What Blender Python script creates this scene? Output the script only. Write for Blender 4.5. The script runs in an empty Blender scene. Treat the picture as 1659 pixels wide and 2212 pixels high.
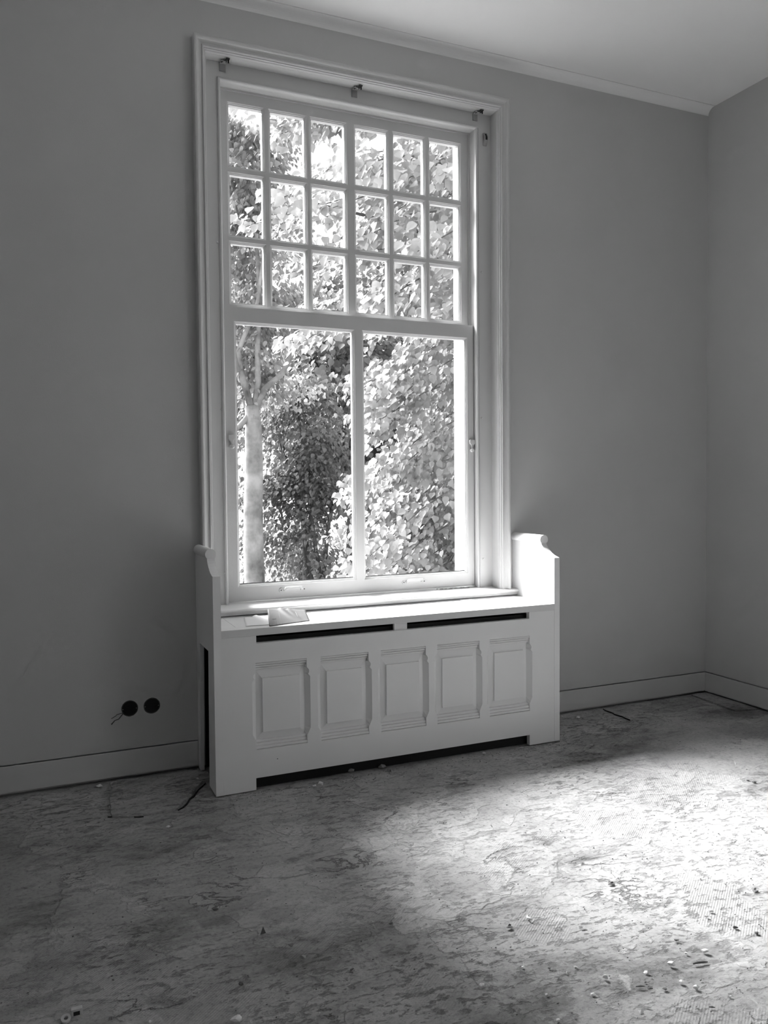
import bpy, bmesh, math, random
import numpy as np
from mathutils import Matrix, Vector, geometry

random.seed(7)
rng = np.random.default_rng(7)
S = bpy.context.scene
COL = S.collection

# ------------------------------------------------------------------ camera
cd = bpy.data.cameras.new('camera')
cam = bpy.data.objects.new('camera', cd)
COL.objects.link(cam)
cd.sensor_fit = 'VERTICAL'
cd.sensor_height = 36.0
cd.lens = 1741.75 * 36.0 / 2212.0
cd.clip_start = 0.02
cd.clip_end = 500
_d = Vector((0.39879515, 0.91625052, -0.03804475))
_r = Vector((0.91674053, -0.3993819, -0.00899459))
_u = Vector((0.02343568, 0.03129017, 0.99923555))
cam.matrix_world = Matrix(((_r.x, _u.x, -_d.x, 0), (_r.y, _u.y, -_d.y, -3.9638),
                           (_r.z, _u.z, -_d.z, 1.4), (0, 0, 0, 1)))
S.camera = cam

W2C = -3.9     # centre of the added fill window, unseen on the right wall
# ------------------------------------------------------------------ sky, sun, exposure
w = bpy.data.worlds.new('sky')
S.world = w
w.use_nodes = True
bg = w.node_tree.nodes['Background']
bg.inputs['Color'].default_value = (1, 1, 1, 1)
bg.inputs['Strength'].default_value = .85

sd = bpy.data.lights.new('sun', 'SUN')
sd.energy = 15.5
sd.angle = math.radians(42)          # hazy sun, scattered by the high crowns
sun = bpy.data.objects.new('sun', sd)
COL.objects.link(sun)
sun.rotation_euler = Vector((0.53, -0.94, -0.93)).to_track_quat('-Z', 'Y').to_euler()

def portal(loc, rot, sx, sy):
    # marks a window opening for sky sampling; gives no light of its own
    p = bpy.data.lights.new('sky_portal', 'AREA')
    p.shape = 'RECTANGLE'; p.size = sx; p.size_y = sy
    p.cycles.is_portal = True
    o = bpy.data.objects.new('sky_portal', p)
    COL.objects.link(o)
    o.location = loc; o.rotation_euler = rot
portal((1.61, .45, 2.1), (math.radians(-90), 0, 0), 1.6, 2.75)
portal((4.40, W2C, 2.1), (math.radians(-90), 0, math.radians(-90)), 1.7, 2.75)

S.view_settings.view_transform = 'Standard'
S.view_settings.look = 'None'
S.view_settings.exposure = 1.55
S.view_settings.gamma = 1.0
S.view_settings.use_curve_mapping = False
S.cycles.max_bounces = 9
S.cycles.diffuse_bounces = 6
S.cycles.transparent_max_bounces = 24
S.cycles.sample_clamp_indirect = 8.0
S.cycles.use_denoising = True
S.cycles.use_adaptive_sampling = True
S.cycles.adaptive_threshold = .05

# ------------------------------------------------------------------ helpers
def link(name, me, parent=None, m=None):
    o = bpy.data.objects.new(name, me)
    COL.objects.link(o)
    if m is not None:
        me.materials.append(m)
    if parent is not None:
        o.parent = parent
    return o

def struct(o):
    o['kind'] = 'structure'
    return o

def tag(o, label, cat, group=None):
    o['label'] = label
    o['category'] = cat
    if group:
        o['group'] = group
    return o

def thing(name, loc, label=None, cat=None, group=None):
    o = bpy.data.objects.new(name, None)
    COL.objects.link(o)
    o.location = loc
    o.empty_display_size = 0.05
    if label:
        tag(o, label, cat, group)
    return o

class MB:
    """collects polygons; build() links them as one mesh"""
    def __init__(s, loc=(0, 0, 0)):
        s.v, s.f, s.l = [], [], Vector(loc)
    def add(s, vs, fs):
        n = len(s.v)
        s.v += [tuple(Vector(q) - s.l) for q in vs]
        s.f += [tuple(i + n for i in f) for f in fs]
        return s
    def box(s, x0, x1, y0, y1, z0, z1):
        return s.add([(x0, y0, z0), (x1, y0, z0), (x1, y1, z0), (x0, y1, z0),
                      (x0, y0, z1), (x1, y0, z1), (x1, y1, z1), (x0, y1, z1)],
                     [(0, 3, 2, 1), (4, 5, 6, 7), (0, 1, 5, 4), (1, 2, 6, 5), (2, 3, 7, 6), (3, 0, 4, 7)])
    def prism(s, poly, a, b, f):
        """poly: 2D outline, swept from a to b; f(u, v, w) -> xyz"""
        n = len(poly)
        vs = [f(u, v, a) for u, v in poly] + [f(u, v, b) for u, v in poly]
        fs = [tuple(range(n))[::-1], tuple(range(n, 2 * n))]
        fs += [(i, (i + 1) % n, n + (i + 1) % n, n + i) for i in range(n)]
        return s.add(vs, fs)
    def tube(s, pts, rad, n=8, cap=True):
        pts = [Vector(q) for q in pts]
        if not hasattr(rad, '__len__'):
            rad = [rad] * len(pts)
        vs, fs = [], []
        prev = None
        for i, q in enumerate(pts):
            t = (pts[min(i + 1, len(pts) - 1)] - pts[max(i - 1, 0)]).normalized()
            a = prev if prev is not None else (Vector((0, 0, 1)) if abs(t.z) < .9 else Vector((1, 0, 0)))
            a = (a - t * a.dot(t)).normalized()
            prev = a
            b = t.cross(a)
            for k in range(n):
                th = 2 * math.pi * k / n
                vs.append(q + (a * math.cos(th) + b * math.sin(th)) * rad[i])
        for i in range(len(pts) - 1):
            for k in range(n):
                k2 = (k + 1) % n
                fs.append((i * n + k, i * n + k2, (i + 1) * n + k2, (i + 1) * n + k))
        if cap:
            fs.append(tuple(range(n))[::-1])
            fs.append(tuple(range((len(pts) - 1) * n, len(pts) * n)))
        return s.add(vs, fs)
    def build(s, name, m, parent=None, bevel=0, smooth=False, seg=2):
        me = bpy.data.meshes.new(name)
        me.from_pydata(s.v, [], s.f)
        bm = bmesh.new()
        bm.from_mesh(me)
        bmesh.ops.remove_doubles(bm, verts=bm.verts, dist=1e-5)
        bmesh.ops.recalc_face_normals(bm, faces=bm.faces)
        bm.to_mesh(me)
        bm.free()
        if smooth:
            for q in me.polygons:
                q.use_smooth = True
        o = link(name, me, parent, m)
        o.location = s.l if parent is None else (s.l - (parent.location if parent.parent is None else Vector((0, 0, 0))))
        if parent is not None and parent.parent is not None:
            base = Vector((0, 0, 0))
            q = parent
            while q is not None:
                base += q.location
                q = q.parent
            o.location = s.l - base
        if bevel:
            b = o.modifiers.new('bevel', 'BEVEL')
            b.width = bevel
            b.segments = seg
            b.limit_method = 'ANGLE'
            b.angle_limit = math.radians(42)
            b.harden_normals = False
        return o

def plate(mb, outer, holes, d0, d1, f, prof=None, backhole=None):
    """flat board outline with holes. f(u, v, depth) -> xyz.
    prof: list of (inset, depth) rings walked inside each hole after the front edge (rect holes only)"""
    def inset(loop, a):
        us = [q[0] for q in loop]; vs = [q[1] for q in loop]
        cu, cv = (min(us) + max(us)) / 2, (min(vs) + max(vs)) / 2
        return [(u + (a if u < cu else -a), v + (a if v < cv else -a)) for u, v in loop]
    def fill(loops, dep, flip):
        vl = [[Vector((u, v, 0)) for u, v in lp] for lp in loops]
        tri = geometry.tessellate_polygon(vl)
        flat = [q for lp in vl for q in lp]
        mb.add([f(q.x, q.y, dep) for q in flat], [t[::-1] if flip else t for t in tri])
    def wall(la, da, lb, db):
        n = len(la)
        mb.add([f(u, v, da) for u, v in la] + [f(u, v, db) for u, v in lb],
               [(i, (i + 1) % n, n + (i + 1) % n, n + i) for i in range(n)])
    fill([outer] + holes, d0, False)
    wall(outer, d0, outer, d1)
    back = []
    for hi, h in enumerate(holes):
        la, da = h, d0
        if prof:
            for a, dd in prof:
                lb = inset(h, a)
                wall(la, da, lb, dd)
                la, da = lb, dd
        if backhole:
            lb = backhole[hi]
        else:
            lb = la
        wall(la, da, lb, d1)
        back.append(lb)
    fill([outer] + back, d1, True)

def rect(a, b, c, d):
    return [(a, c), (b, c), (b, d), (a, d)]

XZ = lambda u, v, w: (u, w, v)       # board standing along x; depth = y
YZ = lambda u, v, w: (w, u, v)       # board standing along y; depth = x
XY = lambda u, v, w: (u, v, w)       # board lying; depth = z

# ------------------------------------------------------------------ materials
def mat(name, g, rough=.5, spec=.3):
    m = bpy.data.materials.new(name)
    m.use_nodes = True
    b = m.node_tree.nodes['Principled BSDF']
    b.inputs['Base Color'].default_value = (g, g, g, 1)
    b.inputs['Roughness'].default_value = rough
    b.inputs['Specular IOR Level'].default_value = spec
    return m

def noise(nt, scale, detail=4, rough=.55, vec=None, dist=0):
    n = nt.nodes.new('ShaderNodeTexNoise')
    n.inputs['Scale'].default_value = scale
    n.inputs['Detail'].default_value = detail
    n.inputs['Roughness'].default_value = rough
    n.inputs['Distortion'].default_value = dist
    if vec is not None:
        nt.links.new(vec, n.inputs['Vector'])
    return n.outputs['Fac']

def ramp(nt, src, pts, interp='LINEAR'):
    r = nt.nodes.new('ShaderNodeValToRGB')
    r.color_ramp.interpolation = interp
    e = r.color_ramp.elements
    while len(e) < len(pts):
        e.new(.5)
    for q, (a, g) in zip(e, pts):
        q.position = a
        q.color = (g, g, g, 1)
    nt.links.new(src, r.inputs['Fac'])
    return r.outputs['Color']

def math_(nt, op, a, b):
    n = nt.nodes.new('ShaderNodeMath')
    n.operation = op
    for i, q in enumerate((a, b)):
        if isinstance(q, (int, float)):
            n.inputs[i].default_value = q
        else:
            nt.links.new(q, n.inputs[i])
    return n.outputs[0]

def mixc(nt, fac, a, b, mode='MIX'):
    n = nt.nodes.new('ShaderNodeMix')
    n.data_type = 'RGBA'
    n.blend_type = mode
    for i, q in ((0, fac), (6, a), (7, b)):
        if isinstance(q, (int, float)):
            n.inputs[i].default_value = q if i == 0 else (q, q, q, 1)
        else:
            nt.links.new(q, n.inputs[i])
    return n.outputs[2]

def bump(nt, h, strength, dist=.01, prev=None):
    n = nt.nodes.new('ShaderNodeBump')
    n.inputs['Strength'].default_value = strength
    n.inputs['Distance'].default_value = dist
    nt.links.new(h, n.inputs['Height'])
    if prev is not None:
        nt.links.new(prev, n.inputs['Normal'])
    return n.outputs['Normal']

def coords(nt, scale=(1, 1, 1), rot=0):
    t = nt.nodes.new('ShaderNodeNewGeometry')
    mp = nt.nodes.new('ShaderNodeMapping')
    mp.inputs['Scale'].default_value = scale
    mp.inputs['Rotation'].default_value = (0, 0, rot)
    nt.links.new(t.outputs['Position'], mp.inputs['Vector'])
    return mp.outputs['Vector']

def painted(name, g, scale, strength, rough=.55, blot=.03, spec=.3):
    m = mat(name, g, rough, spec)
    nt = m.node_tree
    b = nt.nodes['Principled BSDF']
    v = coords(nt)
    c = ramp(nt, noise(nt, 3.0, 5, .6, v), [(.3, g - blot), (.7, g + blot)])
    nt.links.new(c, b.inputs['Base Color'])
    nt.links.new(bump(nt, noise(nt, scale, 3, .6, v), strength, .002), b.inputs['Normal'])
    return m

M_wall = painted('wall_paint', .59, 260, .35, .75, .012)
M_ceil = painted('ceiling_paint', .92, 200, .2, .8, .01)
M_trim = painted('gloss_trim_paint', .61, 60, .05, .32, .012, .45)
M_old = painted('sash_paint', .62, 90, .12, .38, .02, .45)
M_cover = painted('cover_paint', .88, 120, .06, .42, .012, .35)
M_seat = painted('seat_paint', .76, 30, .08, .35, .03, .4)
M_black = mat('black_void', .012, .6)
M_dark = mat('dark_metal', .05, .4, .5)
M_metal = mat('grey_metal', .35, .35, .5)
M_wire = mat('black_insulation', .02, .5)
M_plastic = mat('white_plastic', .62, .4)
M_brick = mat('outside_plaster', .35, .9)
M_chip = painted('plaster_chip', .84, 150, .5, .9, .08)
M_chipd = painted('dark_crumb', .15, 150, .5, .9, .03)
M_chipg = painted('grey_stone', .30, 150, .5, .9, .06)
M_paper = painted('white_paper', .78, 40, .05, .8, .02)
M_sheet = painted('grey_sheet', .085, 40, .05, .6, .02)
M_ink = mat('pencil_line', .22, .8)

# window glass: clear with a weak mirror reflection
M_glass = bpy.data.materials.new('window_glass')
M_glass.use_nodes = True
nt = M_glass.node_tree
nt.nodes.clear()
out = nt.nodes.new('ShaderNodeOutputMaterial')
tr = nt.nodes.new('ShaderNodeBsdfTransparent'); tr.inputs['Color'].default_value = (.96, .96, .96, 1)
gl = nt.nodes.new('ShaderNodeBsdfGlossy'); gl.inputs['Roughness'].default_value = .02
lw = nt.nodes.new('ShaderNodeLayerWeight'); lw.inputs['Blend'].default_value = .5
pw = nt.nodes.new('ShaderNodeMath'); pw.operation = 'POWER'; pw.inputs[1].default_value = 4.0
nt.links.new(lw.outputs['Facing'], pw.inputs[0])
fr = nt.nodes.new('ShaderNodeMath'); fr.operation = 'MULTIPLY_ADD'; fr.inputs[1].default_value = .5; fr.inputs[2].default_value = .02
nt.links.new(pw.outputs[0], fr.inputs[0])
mx = nt.nodes.new('ShaderNodeMixShader')
nt.links.new(fr.outputs[0], mx.inputs[0])
nt.links.new(tr.outputs[0], mx.inputs[1])
nt.links.new(gl.outputs[0], mx.inputs[2])
nt.links.new(mx.outputs[0], out.inputs['Surface'])

def leaf_mat(name, g, t):
    m = bpy.data.materials.new(name)
    m.use_nodes = True
    nt = m.node_tree
    nt.nodes.clear()
    out = nt.nodes.new('ShaderNodeOutputMaterial')
    df = nt.nodes.new('ShaderNodeBsdfDiffuse')
    tl = nt.nodes.new('ShaderNodeBsdfTranslucent')
    gl = nt.nodes.new('ShaderNodeBsdfGlossy'); gl.inputs['Roughness'].default_value = .45
    gl.inputs['Color'].default_value = (.5, .5, .5, 1)
    v = coords(nt)
    c = ramp(nt, noise(nt, 2.2, 3, .6, v), [(.35, g * .8), (.65, g * 1.2)])
    nt.links.new(c, df.inputs['Color'])
    c2 = ramp(nt, noise(nt, 9, 2, .6, v), [(.35, t * .8), (.65, t * 1.2)])
    nt.links.new(c2, tl.inputs['Color'])
    ad = nt.nodes.new('ShaderNodeAddShader')
    nt.links.new(df.outputs[0], ad.inputs[0]); nt.links.new(tl.outputs[0], ad.inputs[1])
    mx = nt.nodes.new('ShaderNodeMixShader'); mx.inputs[0].default_value = .06
    nt.links.new(ad.outputs[0], mx.inputs[1]); nt.links.new(gl.outputs[0], mx.inputs[2])
    nt.links.new(mx.outputs[0], out.inputs['Surface'])
    return m

M_leaf = leaf_mat('lime_leaf', .145, .095)
M_leaf2 = leaf_mat('beech_leaf', .07, .04)
M_leaf3 = leaf_mat('shrub_leaf', .12, .08)
M_leaf_shaded = leaf_mat('shaded_leaf', .085, .045)  # darker leaf copy: shade of the lower canopy put into the colour
M_bark = painted('smooth_bark', .18, 14, .6, .9, .12)
M_barkd = painted('dark_bark', .07, 14, .6, .9, .03)
M_grass = painted('grass_ground', .16, 12, .8, 1.0, .12)

# bare screed floor: worn layers, flaked patches, scrape marks
M_floor = bpy.data.materials.new('worn_screed')
M_floor.use_nodes = True
nt = M_floor.node_tree
b = nt.nodes['Principled BSDF']
b.inputs['Roughness'].default_value = .85
b.inputs['Specular IOR Level'].default_value = .2
v = coords(nt)
vs = coords(nt, (4.5, 9, 5), .3)
base = ramp(nt, noise(nt, 1.3, 10, .62, v), [(.3, .28), (.5, .36), (.7, .44)])
patch = ramp(nt, noise(nt, 1.7, 7, .5, v, .3), [(.52, 0), (.535, 1), (.60, 1), (.625, .25)])
patch2 = ramp(nt, noise(nt, 4.2, 6, .5, v, .3), [(.58, 0), (.595, 1)])
fl = ramp(nt, noise(nt, 1.1, 9, .62, vs, .2), [(.33, 1), (.40, 0)])
fine = ramp(nt, noise(nt, 4.0, 8, .7, vs, .2), [(.38, 1), (.46, 0)])
crk = ramp(nt, noise(nt, .55, 7, .62, vs, .3), [(.486, 0), (.499, 1), (.501, 1), (.514, 0)])
msk = ramp(nt, noise(nt, 2.1, 4, .6, v), [(.53, 0), (.62, 1)])
crkm = math_(nt, 'MULTIPLY', crk, msk)
c = mixc(nt, math_(nt, 'MULTIPLY', patch, .5), base, .46)
c = mixc(nt, math_(nt, 'MULTIPLY', patch2, .35), c, .50)
c = mixc(nt, math_(nt, 'MULTIPLY', fl, .42), c, .19)
fm = ramp(nt, noise(nt, 1.1, 5, .6, coords(nt, (1, 1.2, 1))), [(.42, .12), (.62, 1)])
fine = math_(nt, 'MULTIPLY', fine, fm)
c = mixc(nt, math_(nt, 'MULTIPLY', fine, .5), c, .15)
c = mixc(nt, math_(nt, 'MULTIPLY', crkm, .65), c, .10)
sp = ramp(nt, noise(nt, 70, 6, .75, v), [(.30, .55), (.46, 1.0), (.75, 1.2)])
at = nt.nodes.new('ShaderNodeAttribute'); at.attribute_name = 'compound'
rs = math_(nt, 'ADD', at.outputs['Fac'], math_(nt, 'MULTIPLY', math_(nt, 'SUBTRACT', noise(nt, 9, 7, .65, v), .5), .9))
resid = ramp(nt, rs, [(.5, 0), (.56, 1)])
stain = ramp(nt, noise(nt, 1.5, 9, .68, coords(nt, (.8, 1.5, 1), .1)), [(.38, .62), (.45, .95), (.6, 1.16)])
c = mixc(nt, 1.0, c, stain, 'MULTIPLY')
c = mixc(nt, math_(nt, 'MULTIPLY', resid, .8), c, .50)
c = mixc(nt, 1.0, c, sp, 'MULTIPLY')
nt.links.new(c, b.inputs['Base Color'])
wv = nt.nodes.new('ShaderNodeTexWave')
wv.inputs['Scale'].default_value = 42
wv.inputs['Distortion'].default_value = 14
wv.inputs['Detail'].default_value = 0
wv.inputs['Detail Scale'].default_value = .02
nt.links.new(coords(nt, (1, 1, 1), .9), wv.inputs['Vector'])
comb = math_(nt, 'MULTIPLY', wv.outputs['Fac'], ramp(nt, noise(nt, 1.9, 2, .5, coords(nt, (1, 1, 1), 1.3)), [(.54, 0), (.60, 1)]))
h1 = math_(nt, 'ADD', math_(nt, 'ADD', math_(nt, 'MULTIPLY', resid, .4), math_(nt, 'MULTIPLY', patch, .5)), math_(nt, 'MULTIPLY', patch2, .35))
h2 = math_(nt, 'SUBTRACT', h1, math_(nt, 'ADD', math_(nt, 'MULTIPLY', fl, .6), math_(nt, 'MULTIPLY', crkm, .9)))
n1 = bump(nt, math_(nt, 'SUBTRACT', h2, math_(nt, 'MULTIPLY', fine, .4)), .9, .008)
n2 = bump(nt, noise(nt, 28, 9, .72, coords(nt, (.8, 1.5, 1))), .6, .009, n1)
n3 = bump(nt, comb, .35, .002, n2)
nt.links.new(n3, b.inputs['Normal'])

# ------------------------------------------------------------------ room shell
XR, XL, YB, ZC, T = 4.007, -2.7, -6.4, 3.75, .30
WL, WR, WT = .80, 2.437, 3.475       # rough window opening
GZ = .1395                           # shadow gap above the skirting
mb = MB()
for x0, x1 in ((XL, WL), (WR, XR + .3)):
    mb.box(x0, x1, 0, T, GZ, ZC + .1)
    mb.box(x0, x1, .028, T, -.05, GZ)
mb.box(WL, WR, 0, T, WT, ZC + .1)
mb.box(WL, WR, 0, T, -.05, .755)
struct(mb.build('wall_back', M_wall))
W2 = (W2C - .72, W2C + .72)
mb = MB()
for y0, y1 in ((YB, W2[0]), (W2[1], 0)):
    mb.box(XR, XR + .3, y0, y1, GZ, ZC + .1)
mb.box(XR, XR + .3, W2[0], W2[1], GZ, .80).box(XR, XR + .3, W2[0], W2[1], 3.39, ZC + .1)
mb.box(XR + .028, XR + .3, YB, .03, -.05, GZ)
struct(mb.build('wall_right', M_wall))
# unseen window added in the right wall to fill the room with skylight
fill_win = struct(thing('fill_window', (XR, W2C, 0)))
L2 = Vector((XR, W2C, 0))
mb = MB(L2)
plate(mb, rect(W2[0], W2[1], .80, 3.39), [rect(W2[0] + .08, W2C - .02, .90, 2.2), rect(W2C + .02, W2[1] - .08, .90, 2.2), rect(W2[0] + .08, W2C - .02, 2.28, 3.31), rect(W2C + .02, W2[1] - .08, 2.28, 3.31)], XR + .10, XR + .15, YZ)
mb.build('fill_window_sash', M_trim, fill_win)
for y0, y1 in ((W2[0] + .08, W2C - .02), (W2C + .02, W2[1] - .08)):
    for z0_, z1_ in ((.90, 2.2), (2.28, 3.31)):
        MB(L2).box(XR + .122, XR + .126, y0, y1, z0_, z1_).build('pane', M_glass, fill_win)
MB(L2).box(XR - .03, XR + .10, W2[0], W2[1], .80, .83).build('fill_window_sill', M_trim, fill_win)
struct(MB().box(XL - .3, XL, YB, T, -.05, ZC + .1).build('wall_left', M_wall))
struct(MB().box(XL - .3, XR + .3, YB - .3, YB, -.05, ZC + .1).build('wall_front', M_wall))

# ceiling with a small cove along the window wall and a fine plaster seam
mb = MB()
prof = [(0, 3.708)] + [(-.045 * (1 - math.cos(a)), 3.708 + .042 * math.sin(a)) for a in [math.pi / 2 * i / 8 for i in range(1, 9)]]
prof = [(y, z) for y, z in prof] + [(-.052, ZC), (-.0522, ZC + .008), (-.0568, ZC + .008), (-.057, ZC), (YB, ZC), (YB, ZC + .12), (.0, ZC + .12)]
mb.prism(prof, XL, XR, YZ)
ce = struct(mb.build('ceiling', M_ceil))
for p_ in ce.data.polygons:
    p_.use_smooth = False

# baseboards
bb = [(0.010, .014), (-.004, .014), (-.004, .1315), (-.003, .133), (.010, .133)]
struct(MB().prism(bb, XL, .7165, YZ).build('baseboard_back', M_trim))
struct(MB().prism(bb, 2.568, XR + .004, YZ).build('baseboard_back', M_trim))
bb2 = [(XR + .010, .012), (XR - .004, .012), (XR - .004, .1315), (XR - .003, .133), (XR + .010, .133)]
struct(MB().prism(bb2, YB, -.004, lambda u, v, w_: (u, w_, v)).build('baseboard_right', M_trim))

# floor: one worn screed slab with real low relief
xs = np.concatenate([np.linspace(XL, -1, 40, endpoint=False), np.linspace(-1, XR + .045, 700)])
ys = np.concatenate([np.linspace(YB, -3.4, 60, endpoint=False), np.linspace(-3.4, .045, 480)])
nx, ny = len(xs), len(ys)
X, Y = np.meshgrid(xs, ys)
def vnoise(X, Y, sc, seed):
    r = np.random.default_rng(seed)
    g = r.random((64, 64))
    u, v = X * sc + 100, Y * sc + 100
    i, j = np.floor(u).astype(int), np.floor(v).astype(int)
    fu, fv = u - i, v - j
    fu = fu * fu * (3 - 2 * fu); fv = fv * fv * (3 - 2 * fv)
    a = g[j % 64, i % 64]; b_ = g[j % 64, (i + 1) % 64]; c_ = g[(j + 1) % 64, i % 64]; d_ = g[(j + 1) % 64, (i + 1) % 64]
    return (a * (1 - fu) + b_ * fu) * (1 - fv) + (c_ * (1 - fu) + d_ * fu) * fv
H = sum(vnoise(X + Y * .2, Y * 1.6, s, k) * a for k, (s, a) in enumerate([(1.1, .006), (3.1, .003), (8.3, .0022), (19, .0014)]))
H = H - H.mean()
H += np.where(vnoise(X, Y, 2.2, 9) + .3 * vnoise(X, Y, 9, 10) > .78, .0018, 0)
H *= np.clip((-Y) / .25, 0, 1)
H -= .004
me = bpy.data.meshes.new('floor')
n = nx * ny
me.vertices.add(n)
me.vertices.foreach_set('co', np.stack([X, Y, H], -1).reshape(-1).astype('f4'))
I, J = np.meshgrid(np.arange(nx - 1), np.arange(ny - 1))
q = (J * nx + I).reshape(-1)
quads = np.stack([q, q + 1, q + nx + 1, q + nx], -1).astype('i4')
me.loops.add(quads.size); me.loops.foreach_set('vertex_index', quads.reshape(-1))
me.polygons.add(len(quads)); me.polygons.foreach_set('loop_start', np.arange(0, quads.size, 4, dtype='i4'))
me.polygons.foreach_set('use_smooth', np.ones(len(quads), bool))
# where old pale levelling compound still clings to the screed (0.5 at the outline)
comp = np.zeros(n)
PX, PY = X.reshape(-1), Y.reshape(-1)
for poly in [
    [(1.298, -0.98), (1.45, -0.948), (1.433, -1.027), (1.344, -1.083), (1.31, -1.044)] ,
    [(1.174, -1.042), (1.206, -1.052), (1.274, -1.102), (1.264, -1.169), (1.151, -1.169)] ,
    [(1.337, -1.131), (1.409, -1.117), (1.4, -1.155), (1.344, -1.166)] ,
    [(1.061, -1.575), (1.184, -1.497), (1.242, -1.592), (1.27, -1.686), (1.208, -1.735), (1.142, -1.719), (1.104, -1.76), (1.026, -1.724), (1.02, -1.649)] ,
    [(1.57, -2.068), (1.679, -2.063), (1.759, -2.086), (1.738, -2.098), (1.66, -2.085), (1.577, -2.09)] ,
    [(1.514, -2.056), (1.507, -2.103), (1.507, -2.153), (1.505, -2.176), (1.477, -2.17), (1.487, -2.107)] ,
    [(1.504, -2.164), (1.511, -2.207), (1.464, -2.271), (1.46, -2.291), (1.445, -2.279), (1.469, -2.229), (1.473, -2.185)] ,
    [(1.364, -2.221), (1.388, -2.269), (1.419, -2.324), (1.423, -2.34), (1.384, -2.31), (1.355, -2.253)] ,
    [(1.429, -1.257), (1.505, -1.248), (1.474, -1.321), (1.462, -1.378), (1.415, -1.357)] ,
    [(1.09, -1.071), (1.157, -1.075), (1.111, -1.116), (1.057, -1.108)] ,
    [(1.499, -1.416), (1.587, -1.435), (1.571, -1.508), (1.474, -1.629), (1.507, -1.517)] ,
]:
    q_ = np.array(poly)
    x0, y0 = q_.min(0) - .15; x1, y1 = q_.max(0) + .15
    sel = np.where((PX > x0) & (PX < x1) & (PY > y0) & (PY < y1))[0]
    px_, py_ = PX[sel], PY[sel]
    inside = np.zeros(len(sel), bool); dmin = np.full(len(sel), 9.)
    for k in range(len(q_)):
        (ax, ay), (bx, by) = q_[k], q_[(k + 1) % len(q_)]
        cr = ((ay > py_) != (by > py_)) & (px_ < (bx - ax) * (py_ - ay) / (by - ay + 1e-9) + ax)
        inside ^= cr
        tt = np.clip(((px_ - ax) * (bx - ax) + (py_ - ay) * (by - ay)) / ((bx - ax) ** 2 + (by - ay) ** 2), 0, 1)
        dmin = np.minimum(dmin, np.hypot(px_ - ax - tt * (bx - ax), py_ - ay - tt * (by - ay)))
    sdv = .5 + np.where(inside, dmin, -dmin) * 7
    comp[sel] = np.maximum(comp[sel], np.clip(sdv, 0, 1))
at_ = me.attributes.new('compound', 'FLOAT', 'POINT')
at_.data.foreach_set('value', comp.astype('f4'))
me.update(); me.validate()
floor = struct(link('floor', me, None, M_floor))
def slab(pts, z, jitter=.006):
    P = []
    for i, a in enumerate(pts):
        c_ = pts[(i + 1) % len(pts)]
        k = max(1, int(math.dist(a, c_) / .05))
        for t in range(k):
            P.append((a[0] + (c_[0] - a[0]) * t / k + random.uniform(-jitter, jitter), a[1] + (c_[1] - a[1]) * t / k + random.uniform(-jitter, jitter)))
    mb = MB()
    mb.prism(P, -.01, z, XY)
    return mb
o = slab([(.30, -.03), (.272, -.455), (.34, -.478), (.54, -.478), (.69, -.22), (.700, -.05)], .007).build('screed_slab', M_floor, floor, bevel=.002)
o['label'] = 'broken piece of screed at the left foot of the cover'
o = slab([(3.87, -.02), (3.845, -.40), (3.998, -.435), (4.0, -.02)], .006).build('screed_slab', M_floor, floor, bevel=.002)
o['label'] = 'broken piece of screed in the room corner'
for a, b_ in (((3.156, -.02), (3.153, -.27)), ((.262, -.43), (.40, -.497)), ((.545, -.49), (.71, -.22))):
    pts = [(a[0] + (b_[0] - a[0]) * t / 8, a[1] + (b_[1] - a[1]) * t / 8) for t in range(9)]
    pts = [(p_[0] + random.uniform(-.006, .006), p_[1] + random.uniform(-.006, .006)) for p_ in pts]
    dx, dy = b_[0] - a[0], b_[1] - a[1]; L_ = math.hypot(dx, dy)
    nxn, nyn = -dy / L_, dx / L_
    wd = [.0024 * math.sin(math.pi * (t + .6) / 9) * random.uniform(.3, 1.5) for t in range(9)]
    poly = [(p_[0] + nxn * w_, p_[1] + nyn * w_) for p_, w_ in zip(pts, wd)] + [(p_[0] - nxn * w_, p_[1] - nyn * w_) for p_, w_ in list(zip(pts, wd))[::-1]]
    MB().prism(poly, -.008, .0022, XY).build('floor_joint', M_black, floor)

# ------------------------------------------------------------------ the window
win = struct(thing('window_1', (0, 0, 0)))
FY, LY, UY = .06, .085, .13          # frame face, lower sash face, upper sash face
# casing: stepped moulding mitred round three sides
cas = [(0, 0), (0, -.046), (.004, -.050), (.012, -.051), (.018, -.048), (.022, -.042), (.030, -.036), (.040, -.033),
       (.041, -.038), (.045, -.040), (.049, -.038), (.050, -.030), (.055, -.030), (.056, -.022), (.060, -.020), (.060, 0)]
def sweep3(x0, x1, z0, z1, prof, name, m, parent, bev=0):
    """profile (inward offset, y) swept up the left side, across the top and down the right side"""
    mb = MB()
    n_ = len(prof)
    rings = [[(x0 + u, y, z0) for u, y in prof], [(x0 + u, y, z1 - u) for u, y in prof],
             [(x1 - u, y, z1 - u) for u, y in prof], [(x1 - u, y, z0) for u, y in prof]]
    vs_ = [v_ for r_ in rings for v_ in r_]
    fs_ = [tuple(range(n_))]
    for k in range(3):
        fs_ += [(k * n_ + i, k * n_ + (i + 1) % n_, (k + 1) * n_ + (i + 1) % n_, (k + 1) * n_ + i) for i in range(n_)]
    fs_.append(tuple(range(3 * n_, 4 * n_))[::-1])
    mb.add(vs_, fs_)
    return mb.build(name, m, parent, bevel=bev)
sweep3(.745, 2.492, .776, 3.527, cas, 'casing', M_trim, win)
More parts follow.
